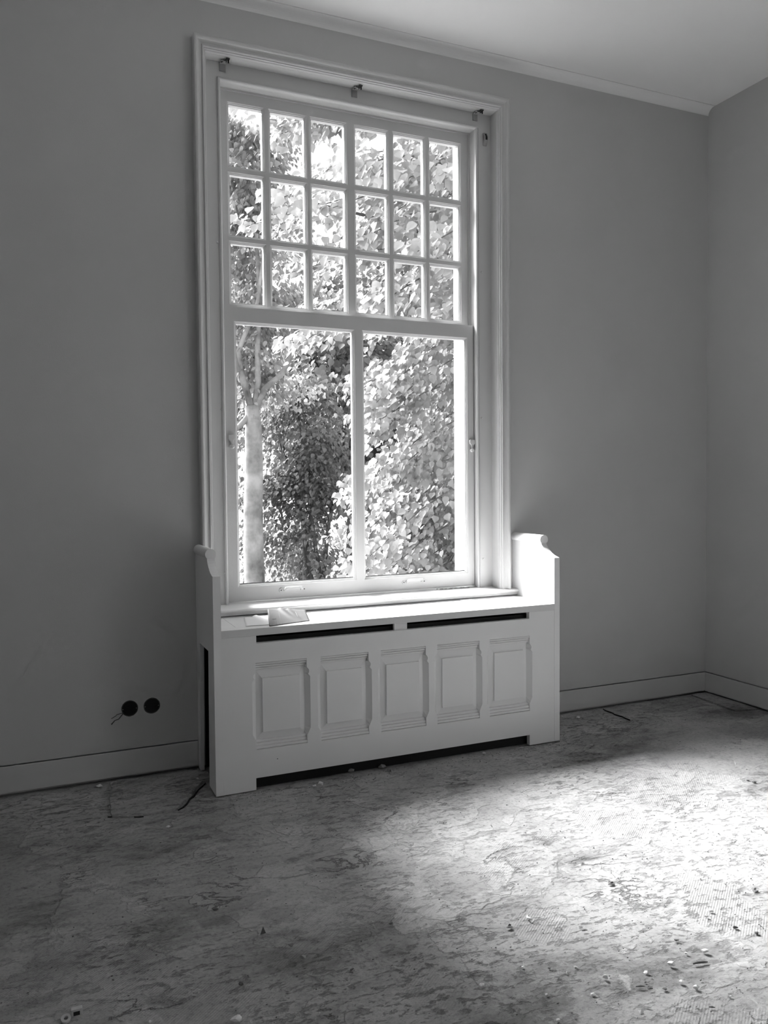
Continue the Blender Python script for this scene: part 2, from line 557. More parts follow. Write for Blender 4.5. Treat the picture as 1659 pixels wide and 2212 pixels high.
# reveal lining and face boards of the box frame
IL, IR, IT = .805, 2.432, 3.467
JL, JR, JT = .890, 2.331, 3.378      # sash opening
sweep3(IL - .012, IR + .012, .776, IT + .012, [(0, .0008), (.0122, .0008), (.0122, FY), (0, FY)], 'reveal_lining', M_trim, win, .0008)
sweep3(IL - .01, IR + .01, .776, IT + .01, [(0, FY), (JL - .004 - IL + .01, FY), (JL - .004 - IL + .01, FY + .02), (0, FY + .02)], 'frame_board', M_trim, win)
sweep3(JL - .013, JR + .013, .782, JT + .013, [(0, FY), (0, FY - .009), (.003, FY - .012), (.009, FY - .012), (.013, FY - .008), (.013, LY - .002), (0, LY - .002)], 'stop_bead', M_trim, win)
# pulley stiles / outer jambs, parting bead
sweep3(JL - .02, JR + .02, .76, JT + .02, [(0, LY - .004), (.02, LY - .004), (.02, .315), (0, .315)], 'jamb', M_trim, win)
sweep3(JL, JR, .80, JT, [(0, .121), (.010, .121), (.010, .1295), (0, .1295)], 'parting_bead', M_trim, win)
sweep3(JL, JR, .80, JT, [(0, .176), (.018, .176), (.018, .19), (0, .19)], 'outer_stop', M_trim, win)
# inner stool with a moulded nosing, outer sill
st = [(LY + .05, .745), (-.001, .745), (-.046, .745), (-.048, .7465), (-.050, .751), (-.056, .757), (-.060, .762), (-.066, .766), (-.068, .772), (-.066, .776), (-.060, .779), (0, .781), (LY - .004, .7885), (LY + .05, .7885)]
MB().prism(st, .7535, 2.531, YZ).build('window_stool', M_seat, win)
MB().prism([(.136, .74), (.36, .70), (.36, .745), (.136, .79)], .80, 2.437, YZ).build('outer_sill', M_trim, win)

def sash(name, x0, x1, z0, z1, y0, th, holes, m):
    mb = MB()
    pr = [(.0015, y0 + .0005), (.003, y0 + .004), (.0075, y0 + .0065), (.009, y0 + .011), (.0125, y0 + .0125), (.0125, y0 + .022)]
    plate(mb, rect(x0, x1, z0, z1), holes, y0, y0 + th, XZ, pr)
    s_ = mb.build(name, m, win)
    for (a, b_), (_, c_), (_, _2), (_3, d_) in [tuple(h) for h in holes]:
        pass
    for h in holes:
        xa, xb = h[0][0] + .0135, h[1][0] - .0135
        za, zb = h[0][1] + .0135, h[2][1] - .0135
        MB().box(xa, xb, y0 + .0235, y0 + .0265, za, zb).build('pane', M_glass, s_)
    return s_
cx = [.938, 1.134, 1.153, 1.3595, 1.3755, 1.585, 1.6245, 1.8305, 1.850, 2.055, 2.0715, 2.2785]
rz = [(2.305, 2.6255), (2.6445, 2.970), (2.989, 3.3175)]
holes = [rect(cx[2 * i], cx[2 * i + 1], a, b_) for a, b_ in rz for i in range(6)]
upper = sash('upper_sash', JL + .004, JR - .004, 2.25, JT - .004, UY, .040, holes, M_old)
holes = [rect(.9475, 1.600, .866, 2.213), rect(1.6425, 2.289, .866, 2.213)]
lower = sash('lower_sash', JL + .003, JR - .003, .7925, 2.284, LY, .036, holes, M_old)
# meeting rail top is bevelled back over the upper sash rail
MB().box(JL + .003, JR - .003, LY + .0365, UY - .001, 2.262, 2.283).build('meeting_rail_lip', M_old, lower)
# dark perished putty line at the bottom of both big panes
for a, b_ in ((.962, 1.586), (1.657, 2.275)):
    MB().box(a, b_, LY + .0185, LY + .0225, .8792, .8835).build('putty_line', M_black, lower)
# two sash lifts on the bottom rail
def lift(x, z):
    y = LY
    mb = MB()
    e = []
    for sx in (-1, 1):
        ear = [(sx * .052, -.010), (sx * .060, -.013), (sx * .070, -.009), (sx * .074, 0), (sx * .070, .009), (sx * .060, .013), (sx * .052, .010)]
        mb.prism([(x + u, z + v_) for u, v_ in ear], y - .003, y, XZ)
    mb.box(x - .053, x + .053, y - .0025, y, z - .011, z + .008)
    o = mb.build('sash_lift', M_old, lower, bevel=.0008)
    m2 = MB()
    for sx in (-1, 1):
        m2.tube([(x + sx * .046, y - .002, z + .0), (x + sx * .046, y - .012, z + .004), (x + sx * .043, y - .020, z + .012)], [.0055, .005, .005], 10)
    m2.tube([(x - .046, y - .020, z + .012), (x + .046, y - .020, z + .012)], .0052, 10)
    m2.build('lift_bar', M_old, o, smooth=False)
    m3 = MB()
    for sx in (-1, 1):
        m3.tube([(x + sx * .063, y - .0055, z), (x + sx * .063, y - .0028, z)], [.0026, .0034], 10)
    m3.build('lift_screw', M_dark, o)
    return o
lift(1.2365, .838)['label'] = 'left painted sash lift'
lift(1.941, .838)['label'] = 'right painted sash lift'
# swivel catches on the stiles
def catch(x, z, s_):
    mb = MB()
    y = LY
    pl = [(-.018, .036), (.010, .040), (.016, .034), (.014, .018), (.006, .006), (.004, -.012), (-.004, -.014), (-.008, .004), (-.018, .014)]
    mb.prism([(x + s_ * u, z + v_) for u, v_ in pl], y - .012, y, XZ)
    o = mb.build('sash_catch', M_old, lower, bevel=.002)
    m2 = MB()
    m2.tube([(x, y, z - .022), (x, y - .014, z - .022), (x, y - .018, z - .022)], [.011, .011, .007], 14)
    m2.build('catch_knob', M_old, o)
    return o
catch(.927, 1.604, 1)['label'] = 'painted catch on the left stile'
catch(2.312, 1.596, -1)['label'] = 'painted catch on the right stile'
# screw plugs in the frame boards
for x, z in ((.867, 2.587), (.872, 1.766), (2.369, 2.584), (2.368, 1.757), (2.373, .948), (.876, .946)):
    MB().tube([(x, FY - .0035, z - .001), (x, FY, z)], [.0035, .0065], 10).build('screw_plug', M_trim, win)
# flaking old paint strip on the stool at right
mb = MB()
for k in range(26):
    x = 2.075 + k * .0105; y = .072 - random.random() * .02
    mb.prism([(x, y), (x + random.uniform(.008, .022), y - random.uniform(-.002, .004)), (x + random.uniform(.01, .02), y + random.uniform(.004, .009)), (x + .002, y + random.uniform(.003, .008))], .7885, .790 + random.random() * .002, XY)
o = mb.build('paint_flakes', mat('dirty_paint', .30, .8), win)
o['kind'] = 'stuff'

# outside reveal of the wall
mb = MB()
for x0, x1 in ((-6, JL - .02), (JR + .02, 9)):
    mb.box(x0, x1, .316, .36, -1.2, 8.5)
mb.box(JL - .02, JR + .02, .316, .36, JT + .02, 8.5)
mb.box(JL - .02, JR + .02, .361, .40, -1.2, .69)
struct(mb.build('wall_outside', M_brick))

# ------------------------------------------------------------------ blind brackets and the catch box
BR = ['grey blind bracket under the top of the reveal at the left corner',
      'grey blind bracket under the top of the reveal at the middle',
      'grey blind bracket under the top of the reveal at the right corner']
def bracket(x, z, lab):
    t = thing('blind_bracket', (x, FY, z), lab, 'bracket', 'blind brackets along the window head')
    L0 = Vector((x, FY, z))
    MB(L0).box(x - .015, x + .015, FY - .006, FY, z - .044, z - .006).build('plate', M_metal, t, bevel=.0015)
    MB(L0).box(x - .015, x + .015, FY - .040, FY - .006, z - .010, z - .006).build('arm', M_metal, t, bevel=.001)
    MB(L0).tube([(x - .012, FY - .028, z - .014), (x - .002, FY - .036, z - .006), (x + .008, FY - .050, z - .010)], .0035, 8).build('hook', M_dark, t)
    MB(L0).box(x + .006, x + .024, FY - .060, FY - .044, z - .008, z - .002).box(x + .006, x + .010, FY - .060, FY - .044, z - .020, z - .006).build('clip', M_dark, t, bevel=.001)
    MB(L0).tube([(x + .018, FY - .052, z - .022), (x + .018, FY - .052, z - .008)], .004, 8).build('screw', M_black, t)
for x, lab in zip((.905, 1.602, 2.330), BR):
    bracket(x, IT - .001, lab)
t = thing('blind_chain_holder', (2.392, FY, 3.325), 'small grey holder with dark openings on the right frame board', 'holder')
L0 = Vector((2.392, FY, 3.325))
MB(L0).prism([(FY, 3.292), (FY - .006, 3.292), (FY - .022, 3.318), (FY - .022, 3.338), (FY - .010, 3.362), (FY, 3.362)], 2.381, 2.403, YZ).build('body', M_metal, t, bevel=.0015)
MB(L0).prism([(FY - .008, 3.300), (FY - .0235, 3.322), (FY - .0235, 3.336), (FY - .013, 3.356), (FY - .007, 3.352)], 2.3865, 2.3985, YZ).build('opening', M_black, t)

# ------------------------------------------------------------------ radiator cover with seat
CX0, CX1, CXa, CXb, CF = .7185, 2.565, .7530, 2.5315, -.409
cov = thing('radiator_cover', (1.64, -.2, 0), 'white panelled window seat boxing in the radiator, with low scrolled arms', 'radiator cover')
def side(x0, x1, notch):
    curve = [(-.289, 1.056), (-.294, 1.045), (-.305, 1.033), (-.322, 1.020), (-.342, 1.007), (-.364, .997), (-.388, .990), (CF, .985)]
    base_ = [(CF, 0)]
    if notch:
        base_ += [(-.262, 0), (-.285, .632), (-.088, .632), (-.048, 0)]
    poly = base_ + [(-.0012, 0), (-.0012, 1.056)] + curve
    mb = MB()
    vl = [[Vector((u, v_, 0)) for u, v_ in poly]]
    tri = geometry.tessellate_polygon(vl)
    n_ = len(poly)
    mb.add([(x0, u, v_) for u, v_ in poly] + [(x1, u, v_) for u, v_ in poly],
           [tuple(t_) for t_ in tri] + [tuple(i + n_ for i in t_)[::-1] for t_ in tri] + [(i, (i + 1) % n_, n_ + (i + 1) % n_, n_ + i) for i in range(n_)])
    if notch:
        # thin board behind, thicker post at the front and above the seat
        for p_ in range(len(mb.v)):
            pass
        mb = MB()
        xm = x0 + .019
        mb.add([(x0, u, v_) for u, v_ in poly] + [(xm, u, v_) for u, v_ in poly],
               [tuple(t_) for t_ in tri] + [tuple(i + n_ for i in t_)[::-1] for t_ in tri] + [(i, (i + 1) % n_, n_ + (i + 1) % n_, n_ + i) for i in range(n_)])
        poly2 = [(CF, 0), (-.38, 0), (-.38, .705), (-.0012, .705), (-.0012, 1.056)] + curve
        n2_ = len(poly2)
        tri2 = geometry.tessellate_polygon([[Vector((u, v_, 0)) for u, v_ in poly2]])
        mb.add([(xm + .00002, u, v_) for u, v_ in poly2] + [(x1, u, v_) for u, v_ in poly2],
               [tuple(t_) for t_ in tri2] + [tuple(i + n2_ for i in t_)[::-1] for t_ in tri2] + [(i, (i + 1) % n2_, n2_ + (i + 1) % n2_, n2_ + i) for i in range(n2_)])
    sp = mb.build('side_panel', M_cover, cov, bevel=0 if notch else .0012)
    xc = (x0 + x1) / 2
    r_ = .0255
    a0 = math.asin(.018 / r_)
    circ = []
    for k in range(29):
        a = -a0 + (math.pi + 2 * a0) * k / 28
        circ.append((xc + r_ * math.cos(a), 1.0745 + r_ * math.sin(a)))
    m2 = MB().prism(circ, -.291, -.0012, lambda u, v_, w_: (u, w_, v_))
    ro = m2.build('arm_roll', M_cover, sp, bevel=.0008)
    return sp
side(CX0, CXa, True)
side(CXb, CX1, False)
# front board with five shaped openings and two slots
x0s = [.906, 1.217, 1.524, 1.830, 2.133]
PW = .243
fr_ = [(CXa, 0), (.902, 0), (.902, .055), (2.376, .055), (2.376, 0), (CXb, 0), (CXb, .7065), (2.374, .7065), (2.374, .672), (.9115, .672), (.9115, .7065), (CXa, .7065)]
def ph(x, wing):
    """panel opening; wing = sideways swelling of the jambs"""
    R_ = [(0, .184), (0, .222), (.005, .232), (.016, .255), (.0165, .38), (.016, .496), (.006, .508), (.011, .518), (.011, .527), (.004, .536), (0, .541), (0, .582)]
    pts = [(x + PW + u * wing, z) for u, z in R_] + [(x - u * wing, z) for u, z in R_[::-1]]
    return pts
mb = MB()
D0 = CF + .0015
plate(mb, fr_, [ph(x, 1) for x in x0s], D0, D0 + .028, XZ, None, [ph(x + .006, -.0) if False else [(q_[0] + (.006 if q_[0] < x + PW / 2 else -.006) * (1 if .226 < q_[1] < .54 else 0), q_[1]) for q_ in ph(x, 0)] for x in x0s])
fb = mb.build('front_panel', M_cover, cov)
# fine beads at the junction with the uprights
MB().box(CXa - .0002, CXa + .002, CF - .0004, CF + .002, .0, .7065).build('edge_bead', M_cover, fb)
MB().box(1.601, 1.670, CF + .011, CF + .027, .660, .7065).build('slot_divider', M_cover, cov)
for x in x0s:
    yb = D0 + .0265
    p_ = MB()
    # sunk back plate
    p_.box(x - .002, x + PW + .002, yb, yb + .006, .182, .584)
    rp = p_.build('raised_panel', M_cover, cov)
    a, b_, c_, d_ = x + .007, x + PW - .007, .226, .545
    fa, fb_, fc, fd = x + .033, x + PW - .033, .2595, .5075
    f_ = MB()
    y1, y2, y3 = yb - .0005, yb - .010, yb - .019
    vs_ = [(a, y1, c_), (b_, y1, c_), (b_, y1, d_), (a, y1, d_), (fa, y2, fc), (fb_, y2, fc), (fb_, y2, fd), (fa, y2, fd),
           (fa, y3, fc), (fb_, y3, fc), (fb_, y3, fd), (fa, y3, fd)]
    fs_ = [(8, 9, 10, 11), (3, 2, 1, 0)]
    for k in (0, 4):
        fs_ += [(k + i, k + (i + 1) % 4, k + 4 + (i + 1) % 4, k + 4 + i) for i in range(4)]
    f_.add(vs_, fs_).build('field', M_cover, rp)
    # reeded mouldings above and below
    for z0_, z1_, nm in ((.547, .5815, 1), (.1845, .224, 0)):
        m_ = MB()
        n_ = 3
        st_ = (z1_ - z0_) / n_
        prof = [(yb, z0_)]
        for k in range(n_):
            kk = k if nm else n_ - 1 - k
            lo, hi = z0_ + k * st_, z0_ + (k + 1) * st_
            dep = [.013, .007, .002][kk]
            yy = D0 + dep
            prof += [(yy + .006, lo + .0006), (yy + .0012, lo + .0018), (yy, lo + st_ * .45), (yy + .001, hi - .0025), (yy + .006, hi - .0008)]
        prof += [(yb, z1_)]
        m_.prism(prof, x + .0005, x + PW - .0005, YZ).build('reeding', M_cover, rp)
MB().tube([(1.003, D0 - .0006, .130), (1.003, D0 + .001, .130)], .0022, 8).build('nail_hole', M_black, fb)
# black sheets added inside the box, standing in for its unlit depth
MB().box(CXa + .001, CXb - .001, -.012, -.002, .0, .70).build('shade_back_sheet', M_black, cov)
MB().box(CX0 + .06, CXb - .02, -.372, -.366, .0, .69).box(CXa + .03, CXa + .034, -.36, -.02, 0, .70).build('shade_inner_sheet', M_black, cov)
MB().box(CX0 + .0192, CXa + .029, -.379, -.013, .7, .7045).build('shade_top_sheet', M_black, cov)
# seat board with lift-out lid
mb = MB()
plate(mb, rect(CXa, CXb, CF, -.0012), [rect(.833, 2.437, -.338, -.078)], .7405, .7075, XY)
seat = mb.build('seat_board', M_seat, cov)
MB().box(.8347, 2.4353, -.3363, -.0797, .712, .7402).build('seat_lid', M_seat, seat, bevel=.0006)

# ------------------------------------------------------------------ papers and bits on the seat and sill
def sheet(name, pts, nu, nv, zf, m, thick=.0004):
    """bilinear quad sheet with a height function"""
    A, B, C_, D_ = [Vector((a, b_, 0)) for a, b_ in pts]
    vs_, fs_ = [], []
    for j in range(nv + 1):
        for i in range(nu + 1):
            u, v_ = i / nu, j / nv
            q_ = A * (1 - u) * (1 - v_) + B * u * (1 - v_) + C_ * u * v_ + D_ * (1 - u) * v_
            vs_.append((q_.x, q_.y, .7415 + zf(u, v_)))
    for j in range(nv):
        for i in range(nu):
            k = j * (nu + 1) + i
            fs_.append((k, k + 1, k + nu + 2, k + nu + 1))
    mb = MB()
    mb.add(vs_, fs_)
    o = mb.build(name, m, None, smooth=True)
    s_ = o.modifiers.new('thickness', 'SOLIDIFY'); s_.thickness = thick; s_.offset = 1
    return o
t1 = sheet('paper_sheet', [(.880, -.345), (1.06, -.355), (1.10, -.11), (.93, -.10)], 16, 12,
           lambda u, v_: .0004 + .016 * max(0, 1 - abs((u - .35) - (1 - v_) * .45) / .10) * v_ * (1 - u) + .003 * u * v_, M_paper)
tag(t1, 'creased white paper lying on the left end of the seat', 'paper')
GX = [(.977, -.392), (1.192, -.330), (1.232, -.140), (1.048, -.105)]
def gz(u, v_):
    return .0006 + .034 * v_ ** 1.5 * (1 - .35 * u) + .007 * math.exp(-((u - .35 - .45 * (1 - v_)) / .07) ** 2) * v_ + .005 * math.exp(-((u - .55 - .3 * (1 - v_)) / .05) ** 2) * v_
t2 = thing('drawing_sheet', (0, 0, 0), 'grey sheet with pencilled lines propped on the seat beside the white paper', 'paper')
sh = sheet('sheet', GX, 26, 16, gz, M_sheet)
sh.parent = t2
def gpt(u, v_):
    A, B, C_, D_ = [Vector((a, b_, 0)) for a, b_ in GX]
    q_ = A * (1 - u) * (1 - v_) + B * u * (1 - v_) + C_ * u * v_ + D_ * (1 - u) * v_
    return (q_.x, q_.y, .7424 + gz(u, v_))
for L_ in ([(.09, .02), (.09, .45), (.09, .80)], [(.09, .42), (.19, .42), (.20, .2), (.19, .02)], [(.29, .02), (.29, .45), (.29, .85)], [(.74, .45), (.73, .65), (.72, .82)]):
    pts = []
    for (a, b_), (c_, d_) in zip(L_[:-1], L_[1:]):
        pts += [gpt(a + (c_ - a) * k / 5, b_ + (d_ - b_) * k / 5) for k in range(5)]
    pts.append(gpt(*L_[-1]))
    MB().tube(pts, .0009, 4).build('pencil_line', M_ink, t2)
o = MB((2.178, -.085, .7415)).box(2.142, 2.214, -.092, -.078, .7412, .7440).build('wood_offcut', M_seat, None, bevel=.0008)
tag(o, 'small flat white offcut on the seat against the sill moulding', 'offcut')

# ------------------------------------------------------------------ empty socket boxes in the left wall
def socket(x, z, lab, wires):
    t = thing('socket_box', (x, 0, z), lab, 'socket box')
    L0 = Vector((x, 0, z))
    MB(L0).box(x - .037, x + .037, -.0012, 0, z - .040, z + .038).build('plaster_patch', M_trim, t)
    m_ = MB(L0)
    seg = 28
    vs_, fs_ = [], []
    for k in range(seg):
        a = 2 * math.pi * k / seg
        jr = 1 + random.uniform(-.015, .015)
        for r_, y in ((.0335 * jr, -.0016), (.0385 * jr, -.0022), (.0385 * jr, 0), (.0335 * jr, 0)):
            vs_.append((x + r_ * math.cos(a), y, z + r_ * math.sin(a)))
    for k in range(seg):
        k2 = (k + 1) % seg
        for i in range(4):
            fs_.append((k * 4 + i, k * 4 + (i + 1) % 4, k2 * 4 + (i + 1) % 4, k2 * 4 + i))
    m_.add(vs_, fs_).build('rim', M_dark, t)
    MB(L0).tube([(x, -.0017, z), (x, -.0012, z)], .0345, 28).build('cavity', M_black, t)
    for s_ in (-1, 1):
        MB(L0).tube([(x + s_ * .031, -.0035, z - .002), (x + s_ * .031, -.0017, z - .002)], [.0018, .0022], 8).build('screw', M_metal, t)
    if wires:
        MB(L0).tube([(x - .028, .0, z - .018), (x - .036, -.010, z - .016), (x - .060, -.016, z - .019), (x - .064, -.016, z - .024), (x - .085, -.02, z - .034)], .0016, 6).build('wire', M_wire, t)
        MB(L0).tube([(x - .028, .0, z - .018), (x - .034, -.010, z - .022), (x - .052, -.018, z - .040), (x - .070, -.022, z - .044), (x - .086, -.026, z - .060)], [.002, .002, .002, .002, .003], 6).build('wire', M_wire, t)
socket(.398, .333, 'open round socket box with two black wires hanging out, left of the pair', True)
socket(.500, .334, 'open round socket box without wires, right of the pair', False)

# ------------------------------------------------------------------ rubble on the floor
def lump(mb, x, y, w_, h_, seed, z0=-.002, n_=7, flat=.6, ang=0):
    r = random.Random(seed)
    ca, sa = math.cos(ang), math.sin(ang)
    bm = bmesh.new()
    for k in range(14):
        a = r.uniform(0, 2 * math.pi); e = r.uniform(-1, 1)
        c_ = math.sqrt(1 - e * e) * r.uniform(.75, 1)
        u, v_ = w_ / 2 * c_ * math.cos(a), w_ / 2 * flat * c_ * math.sin(a)
        bm.verts.new((x + u * ca - v_ * sa, y + u * sa + v_ * ca, max(z0, z0 + h_ / 2 + h_ / 2 * e)))
    bmesh.ops.convex_hull(bm, input=bm.verts)
    for v_ in [v_ for v_ in bm.verts if not v_.link_faces]:
        bm.verts.remove(v_)
    bm.verts.index_update()
    mb.add([v_.co.copy() for v_ in bm.verts], [tuple(v_.index for v_ in f_.verts) for f_ in bm.faces])
    bm.free()
DEB = [
    ('chip', 1.654, -2.207, 0.0227, 0.012, 'large pale plaster chip beside the dark stick at lower right'),
    ('chip', 1.441, -2.179, 0.0156, 0.0117, 'pale plaster chip casting a dark shadow left of the two dark slivers'),
    ('chip', 1.638, -2.319, 0.0178, 0.0127, 'largest white plaster chip below the dark stick at lower right'),
    ('chip', 1.62, -2.282, 0.0167, 0.0103, 'flat white chip just left of the largest white chip'),
    ('chip', 1.563, -2.207, 0.0171, 0.0092, 'flat pale chip halfway up between the dark slivers and the swirl mark'),
    ('chip', 1.791, -2.199, 0.0205, 0.0123, 'angular white chip above the dark stick, with a tall shadowed side'),
    ('chip', 1.364, -2.225, 0.0151, 0.0075, 'small oblong pale chip at the lower end of the curved scrape marks'),
    ('chip', 1.25, -2.174, 0.0113, 0.0076, 'small pale chip alone on the combed mortar ridges'),
    ('chip', 1.216, -2.274, 0.0144, 0.0084, 'pale chip at the very bottom edge among combed ridges'),
    ('splinter', 1.463, -2.326, 0.0172, 0.0061, 'narrow pale splinter lying diagonally near the bottom edge'),
    ('chip', 1.261, -2.04, 0.0107, 0.0053, 'tiny flat chip leftmost on the row across the combed ridges'),
    ('chip', 1.327, -2.075, 0.0106, 0.0066, 'tiny grey-edged chip, second from left on the row across the combed ridges'),
    ('chip', 1.358, -2.116, 0.0092, 0.0079, 'tiny upright chip, third from left on the row across the combed ridges'),
    ('chip', 1.398, -2.101, 0.0106, 0.0053, 'tiny flat chip, rightmost on the row across the combed ridges'),
    ('chip', 1.758, -2.119, 0.0154, 0.0112, 'rounded grey chip at the end of the white smear'),
    ('chip', 1.735, -2.181, 0.0123, 0.0068, 'small white chip between the white smear and the angular chip'),
    ('chip', 1.979, -2.039, 0.0165, 0.009, 'small white chip on the crack at right, upper of two'),
    ('chip', 1.941, -2.056, 0.0118, 0.0089, 'small white chip on the crack at right, lower of two'),
    ('chip', 1.432, -2.335, 0.0182, 0.0097, 'crumbly pale lump near the bottom edge beside the pale splinter'),
    ('chip', 1.695, -2.382, 0.01, 0.005, 'small white chip nearest the lower right corner'),
    ('curl', 1.425, -1.83, 0.0133, 0.0192, 'white crescent-shaped curl lying on the pale floor'),
    ('splinter', 1.504, -2.25, 0.0255, 0.0051, 'dark thin sliver, longer of a pair at lower right'),
    ('splinter', 1.522, -2.269, 0.0152, 0.0051, 'dark thin sliver, shorter of a pair at lower right'),
    ('stick', 1.736, -2.236, 0.0468, 0.0107, 'dark wooden stick lying among the white chips'),
    ('dark', 1.559, -2.286, 0.0152, 0.0063, 'dark flat fragment between the slivers and the largest white chip'),
    ('splinter', 1.538, -1.961, 0.0187, 0.0072, 'dark diagonal sliver right of the white crescent curl'),
    ('dark', 1.974, -2.142, 0.0173, 0.0101, 'dark lumpy fragment near the right edge below the crack'),
    ('dark', 2.007, -2.191, 0.0142, 0.01, 'black fragment close to the right edge'),
    ('dark', 2.215, -2.0, 0.0314, 0.0079, 'long dark flake at the right edge in the bright patch'),
    ('splinter', 1.615, -2.397, 0.0159, 0.0061, 'dark sliver in the lower right corner area'),
    ('dark', 1.803, -1.764, 0.032, 0.0192, 'curled dark flake in the middle of the bright patch'),
    ('chip', 1.186, -0.48, 0.0277, 0.0235, "white rounded lump just in front of the cover's left foot gap"),
    ('chip', 1.159, -0.475, 0.0213, 0.0107, 'flat white crumb touching the rounded lump near the cover'),
    ('chip', 1.378, -0.374, 0.029, 0.0179, "grey-white stone under the cover's shadow, left of a pair"),
    ('chip', 1.534, -0.385, 0.0408, 0.0181, 'flat grey stone at the edge of the foot gap'),
    ('chip', 1.55, -0.445, 0.0246, 0.0157, 'small round stone in front of the flat grey stone by the foot gap'),
    ('shard', 0.624, -1.554, 0.0187, 0.0202, 'dark triangular shard standing on the grey floor'),
    ('splinter', 1.264, -1.689, 0.0137, 0.0046, 'short bright white bar on the mid floor'),
    ('dark', 1.336, -1.845, 0.029, 0.0131, 'dark oval pebble at the edge of the pale mortar'),
    ('chip', 0.685, -1.662, 0.0196, 0.0112, 'pair-like grey stone left of the small crumbs, upper one'),
    ('chip', 0.7, -1.737, 0.0163, 0.0123, 'grey stone with a pale top, lower one near the small crumbs'),
    ('dark', 1.006, -1.673, 0.0147, 0.0073, 'small dark flat pebble in the centre of the floor'),
    ('chip', 1.109, -2.067, 0.0154, 0.0103, 'white chip beside a dark crumb at the bottom centre right'),
    ('chip', 1.037, -0.325, 0.024, 0.0196, 'dim stone half hidden in the shadow of the foot gap'),
    ('dark', 0.808, -1.847, 0.0133, 0.0066, 'small black crumb at bottom centre'),
    ('chip', 0.247, -1.841, 0.012, 0.0072, 'white pebble at the bottom edge, between the plastic clip and the plaster lump'),
    ('chip', 0.453, -1.93, 0.0289, 0.0169, 'angular white plaster lump at the bottom edge'),
    ('chip', 0.114, -1.748, 0.0061, 0.0061, 'tiny white crumb just right of the plastic clip'),
    ('chip', 0.473, -0.647, 0.017, 0.0113, 'tiny white chip in front of the broken corner slab at left'),
    ('dark', 0.517, -1.359, 0.0213, 0.0106, 'dark conical crumb on the left part of the floor'),
    ('dark', 0.501, -1.786, 0.0142, 0.0116, 'small black lump at lower left of centre'),
    ('chip', 0.25, -0.054, 0.0386, 0.0107, 'flat white flake under the left baseboard'),
    ('chip', 0.676, -0.164, 0.0306, 0.0131, "pale flake beside the cover's left side opening"),
    ('chip', 2.902, -0.123, 0.0244, 0.0163, 'white chip by the right baseboard near the cover'),
    ('chip', 2.823, -0.078, 0.0163, 0.019, "white crumb touching the cover's right side"),
    ('stone', 4.028, 0.009, 0.0517, 0.0396, 'grey round stone tucked in the room corner'),
    ('dark', 3.012, -1.285, 0.0213, 0.0106, 'small grey stone near the right edge above the bright patch'),
    ('chip', 3.008, -1.25, 0.0172, 0.0086, 'tiny white chip touching the small grey stone at right'),
    ('splinter', 2.315, -0.423, 0.0242, 0.0097, "white splinter at the cover's right foot"),
    ('chip', 2.327, -0.453, 0.0121, 0.0096, "tiny white crumb right of the splinter at the cover's foot"),
    ('chip', 2.087, -0.426, 0.0166, 0.0166, 'white upright crumb in front of the foot gap'),
]
CH = {'chip': M_chip, 'splinter': M_chip, 'stone': M_chipg, 'dark': M_chipd, 'curl': M_chip, 'shard': M_chipd, 'stick': M_chipd}
NM = {'chip': 'plaster_chip', 'splinter': 'splinter', 'stone': 'stone', 'dark': 'dirt_crumb', 'curl': 'paint_curl', 'shard': 'shard', 'stick': 'wood_stick'}
CT = {'chip': 'rubble', 'splinter': 'splinter', 'stone': 'stone', 'dark': 'rubble', 'curl': 'paint curl', 'shard': 'shard', 'stick': 'stick'}
for i, (k, x, y, w_, h_, lab) in enumerate(DEB):
    m_ = CH[k]
    if 'dark' in lab.split()[0:1] and k == 'splinter' or 'dark' in lab and k == 'splinter':
        m_ = M_chipd
    if 'grey' in lab and k == 'chip':
        m_ = M_chipg
    mb = MB((x, y, 0))
    if k == 'curl':
        pts = [(x + .010 * math.cos(a) + .004, y + .016 * math.sin(a), .003 + .003 * math.sin(a * 2)) for a in [1.2 + q_ * .3 for q_ in range(11)]]
        mb.tube(pts, [.001, .0022, .003, .0034, .0036, .0036, .0034, .003, .0026, .002, .001], 6)
    elif k == 'stick':
        mb.tube([(x - w_ / 2 * .95, y + w_ * .13, .002), (x - w_ / 6, y + w_ * .06, .004), (x + w_ / 4, y - w_ * .04, .003), (x + w_ / 2 * .95, y - w_ * .10, .002)], [.0022, .0034, .0034, .0018], 7)
    elif k == 'splinter':
        a = -.41 + random.uniform(-.5, .5)
        mb.tube([(x - w_ / 2 * math.cos(a), y - w_ / 2 * math.sin(a), .002), (x, y, .003), (x + w_ / 2 * math.cos(a), y + w_ / 2 * math.sin(a), .002)], [.0012, .0026, .001], 6)
    elif k == 'shard':
        mb.add([(x - w_ / 2, y - .006, -.002), (x + w_ / 2, y - .004, -.002), (x + .001, y + .008, -.002), (x + .002, y + .002, h_ * .9)], [(0, 1, 3), (1, 2, 3), (2, 0, 3), (2, 1, 0)])
    elif k == 'dark' and w_ > .028:
        lump(mb, x, y, w_, .006, 100 + i, flat=.45, ang=-.41)
        lump(mb, x + .006, y + .006, w_ * .5, .009, 200 + i, flat=.5)
    else:
        lump(mb, x, y, w_ * 1.25, h_ * 1.05, 300 + i, flat=.75, ang=-.41 + random.uniform(-.3, .3))
    o = mb.build(NM[k], m_, None)
    tag(o, lab, CT[k], 'rubble lying on the bare floor')
